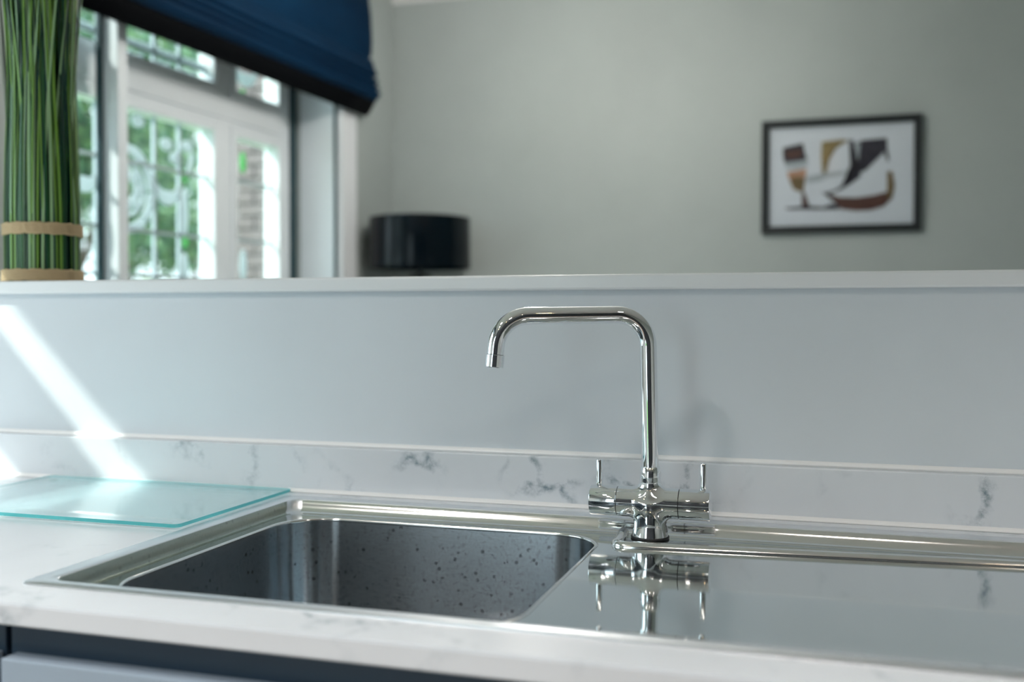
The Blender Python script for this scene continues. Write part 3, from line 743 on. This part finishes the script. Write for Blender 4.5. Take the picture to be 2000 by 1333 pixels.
def leafy(name, loc, crown, n, ls, cols, label, cat, trunk=None, seed=1, group=None):
    r = random.Random(seed); root = tag(empty(name, loc), label, cat, group)
    V_, F3, MI = [], [], []
    for k in range(n):
        cx, cyy, cz_, rx, rz = crown[r.randrange(len(crown))]
        d = Vector((r.gauss(0, 1), r.gauss(0, 1), r.gauss(0, 1))).normalized()*(r.random()**.4)
        p = Vector((cx+d.x*rx, cyy+d.y*rx, cz_+d.z*rz))
        nrm = Vector((r.gauss(0, 1), r.gauss(0, 1), r.gauss(0, 1)+.7)).normalized(); t = nrm.orthogonal().normalized(); t = (Matrix.Rotation(r.uniform(0, 6.28), 3, nrm) @ t); s = nrm.cross(t)
        l = ls*r.uniform(.6, 1.3); b = len(V_)
        V_ += [tuple(p), tuple(p+t*l*.5+s*l*.28+nrm*l*.05), tuple(p+t*l), tuple(p+t*l*.5-s*l*.28+nrm*l*.05)]
        F3.append((b, b+1, b+2, b+3)); MI.append(r.randrange(len(cols)))
    o = new('foliage', (V_, [], F3), cols, root); stuff(o); o.data.polygons.foreach_set('material_index', MI)
    if trunk:
        bm = bmesh.new(); tube(bm, [(0, 0, 0), (.04, .02, trunk*.5), (0, .05, trunk)], [.11, .085, .05], 10)
        for k in range(6):
            a = k*1.05; tube(bm, [(0, .03, trunk*.7), (.5*math.cos(a), .5*math.sin(a), trunk+.5)], [.04, .015], 6)
        new('trunk', bm, mat('bark', (.12, .09, .07), .9), root, smooth=True)
    else:
        bm = bmesh.new()
        for k in range(7): tube(bm, [(0, 0, 0), (r.uniform(-.3, .3), r.uniform(-.3, .3), crown[0][2])], [.012, .005], 6)
        new('stems', bm, mat('twig', (.14, .12, .06), .9), root)
    return root
def leafm(n, c):
    m = mat(n, c, .55, Transmission_Weight=0); return m
LG = [leafm('leaf_deep', (.06, .15, .09)), leafm('leaf_mid', (.10, .22, .11)), leafm('leaf_light', (.20, .33, .15))]
LY_ = [leafm('leaf_lime', (.38, .50, .08)), leafm('leaf_yellow', (.55, .60, .14))]
LD = [leafm('leaf_dark', (.04, .11, .07)), leafm('leaf_fir', (.06, .15, .10))]  # two dark greens of the conifer's own leaves
def crown(w, z0, z1, n, r, seed):
    q = random.Random(seed); return [(q.uniform(-w, w), q.uniform(-w, w), q.uniform(z0, z1), r*q.uniform(.7, 1.2), r*q.uniform(.6, 1.)) for _ in range(n)]
G_ = 'garden trees beyond the window'
leafy('broadleaf_tree', (-9.3, 11.0, -1.1), crown(.8, 2.1, 5.4, 11, .95, 3), 6400, .17, LG, 'mid-green broadleaf tree at left, behind the fence, seen past the grass bundle', 'tree', 2.6, 3, G_)
leafy('broadleaf_tree', (-10.2, 14.9, -1.1), crown(1.0, 2.2, 6.0, 12, .95, 8), 6400, .16, LG, 'green broadleaf tree in the second row, behind the centre of the leaded casement', 'tree', 2.2, 8, G_)
leafy('conifer_tree', (-14.2, 18.4, -1.1), crown(1.0, 2.2, 5.6, 10, .9, 5), 4200, .16, LD, 'tall dark conifer farthest behind the fence', 'tree', 3.0, 5, G_)
leafy('broadleaf_tree', (-6.6, 12.3, -1.1), crown(.55, 1.7, 2.9, 7, .7, 11), 3200, .15, LG, 'low green tree behind the fence near the brick wall', 'tree', 2.0, 11, G_)
leafy('lime_shrub', (-5.65, 8.4, -1.1), crown(.25, 1.25, 1.62, 5, .26, 21), 900, .07, LY_, 'lime-yellow shrub before the fence, just right of the cream post', 'shrub', None, 21, 'yellow garden shrubs')
leafy('lime_shrub', (-4.9, 7.9, -1.1), crown(.18, 1.1, 1.65, 5, .22, 22), 800, .07, LY_, 'lime-yellow shrub beside the window mullion, nearer the brick wall', 'shrub', None, 22, 'yellow garden shrubs')
leafy('green_hedge', (-7.3, 9.0, -1.1), [(x/4, 0, 1.0+.3*math.sin(x), .35, .5) for x in range(-6, 7)], 2600, .09, LG, 'clipped green hedge standing along the timber fence', 'hedge', None, 23)
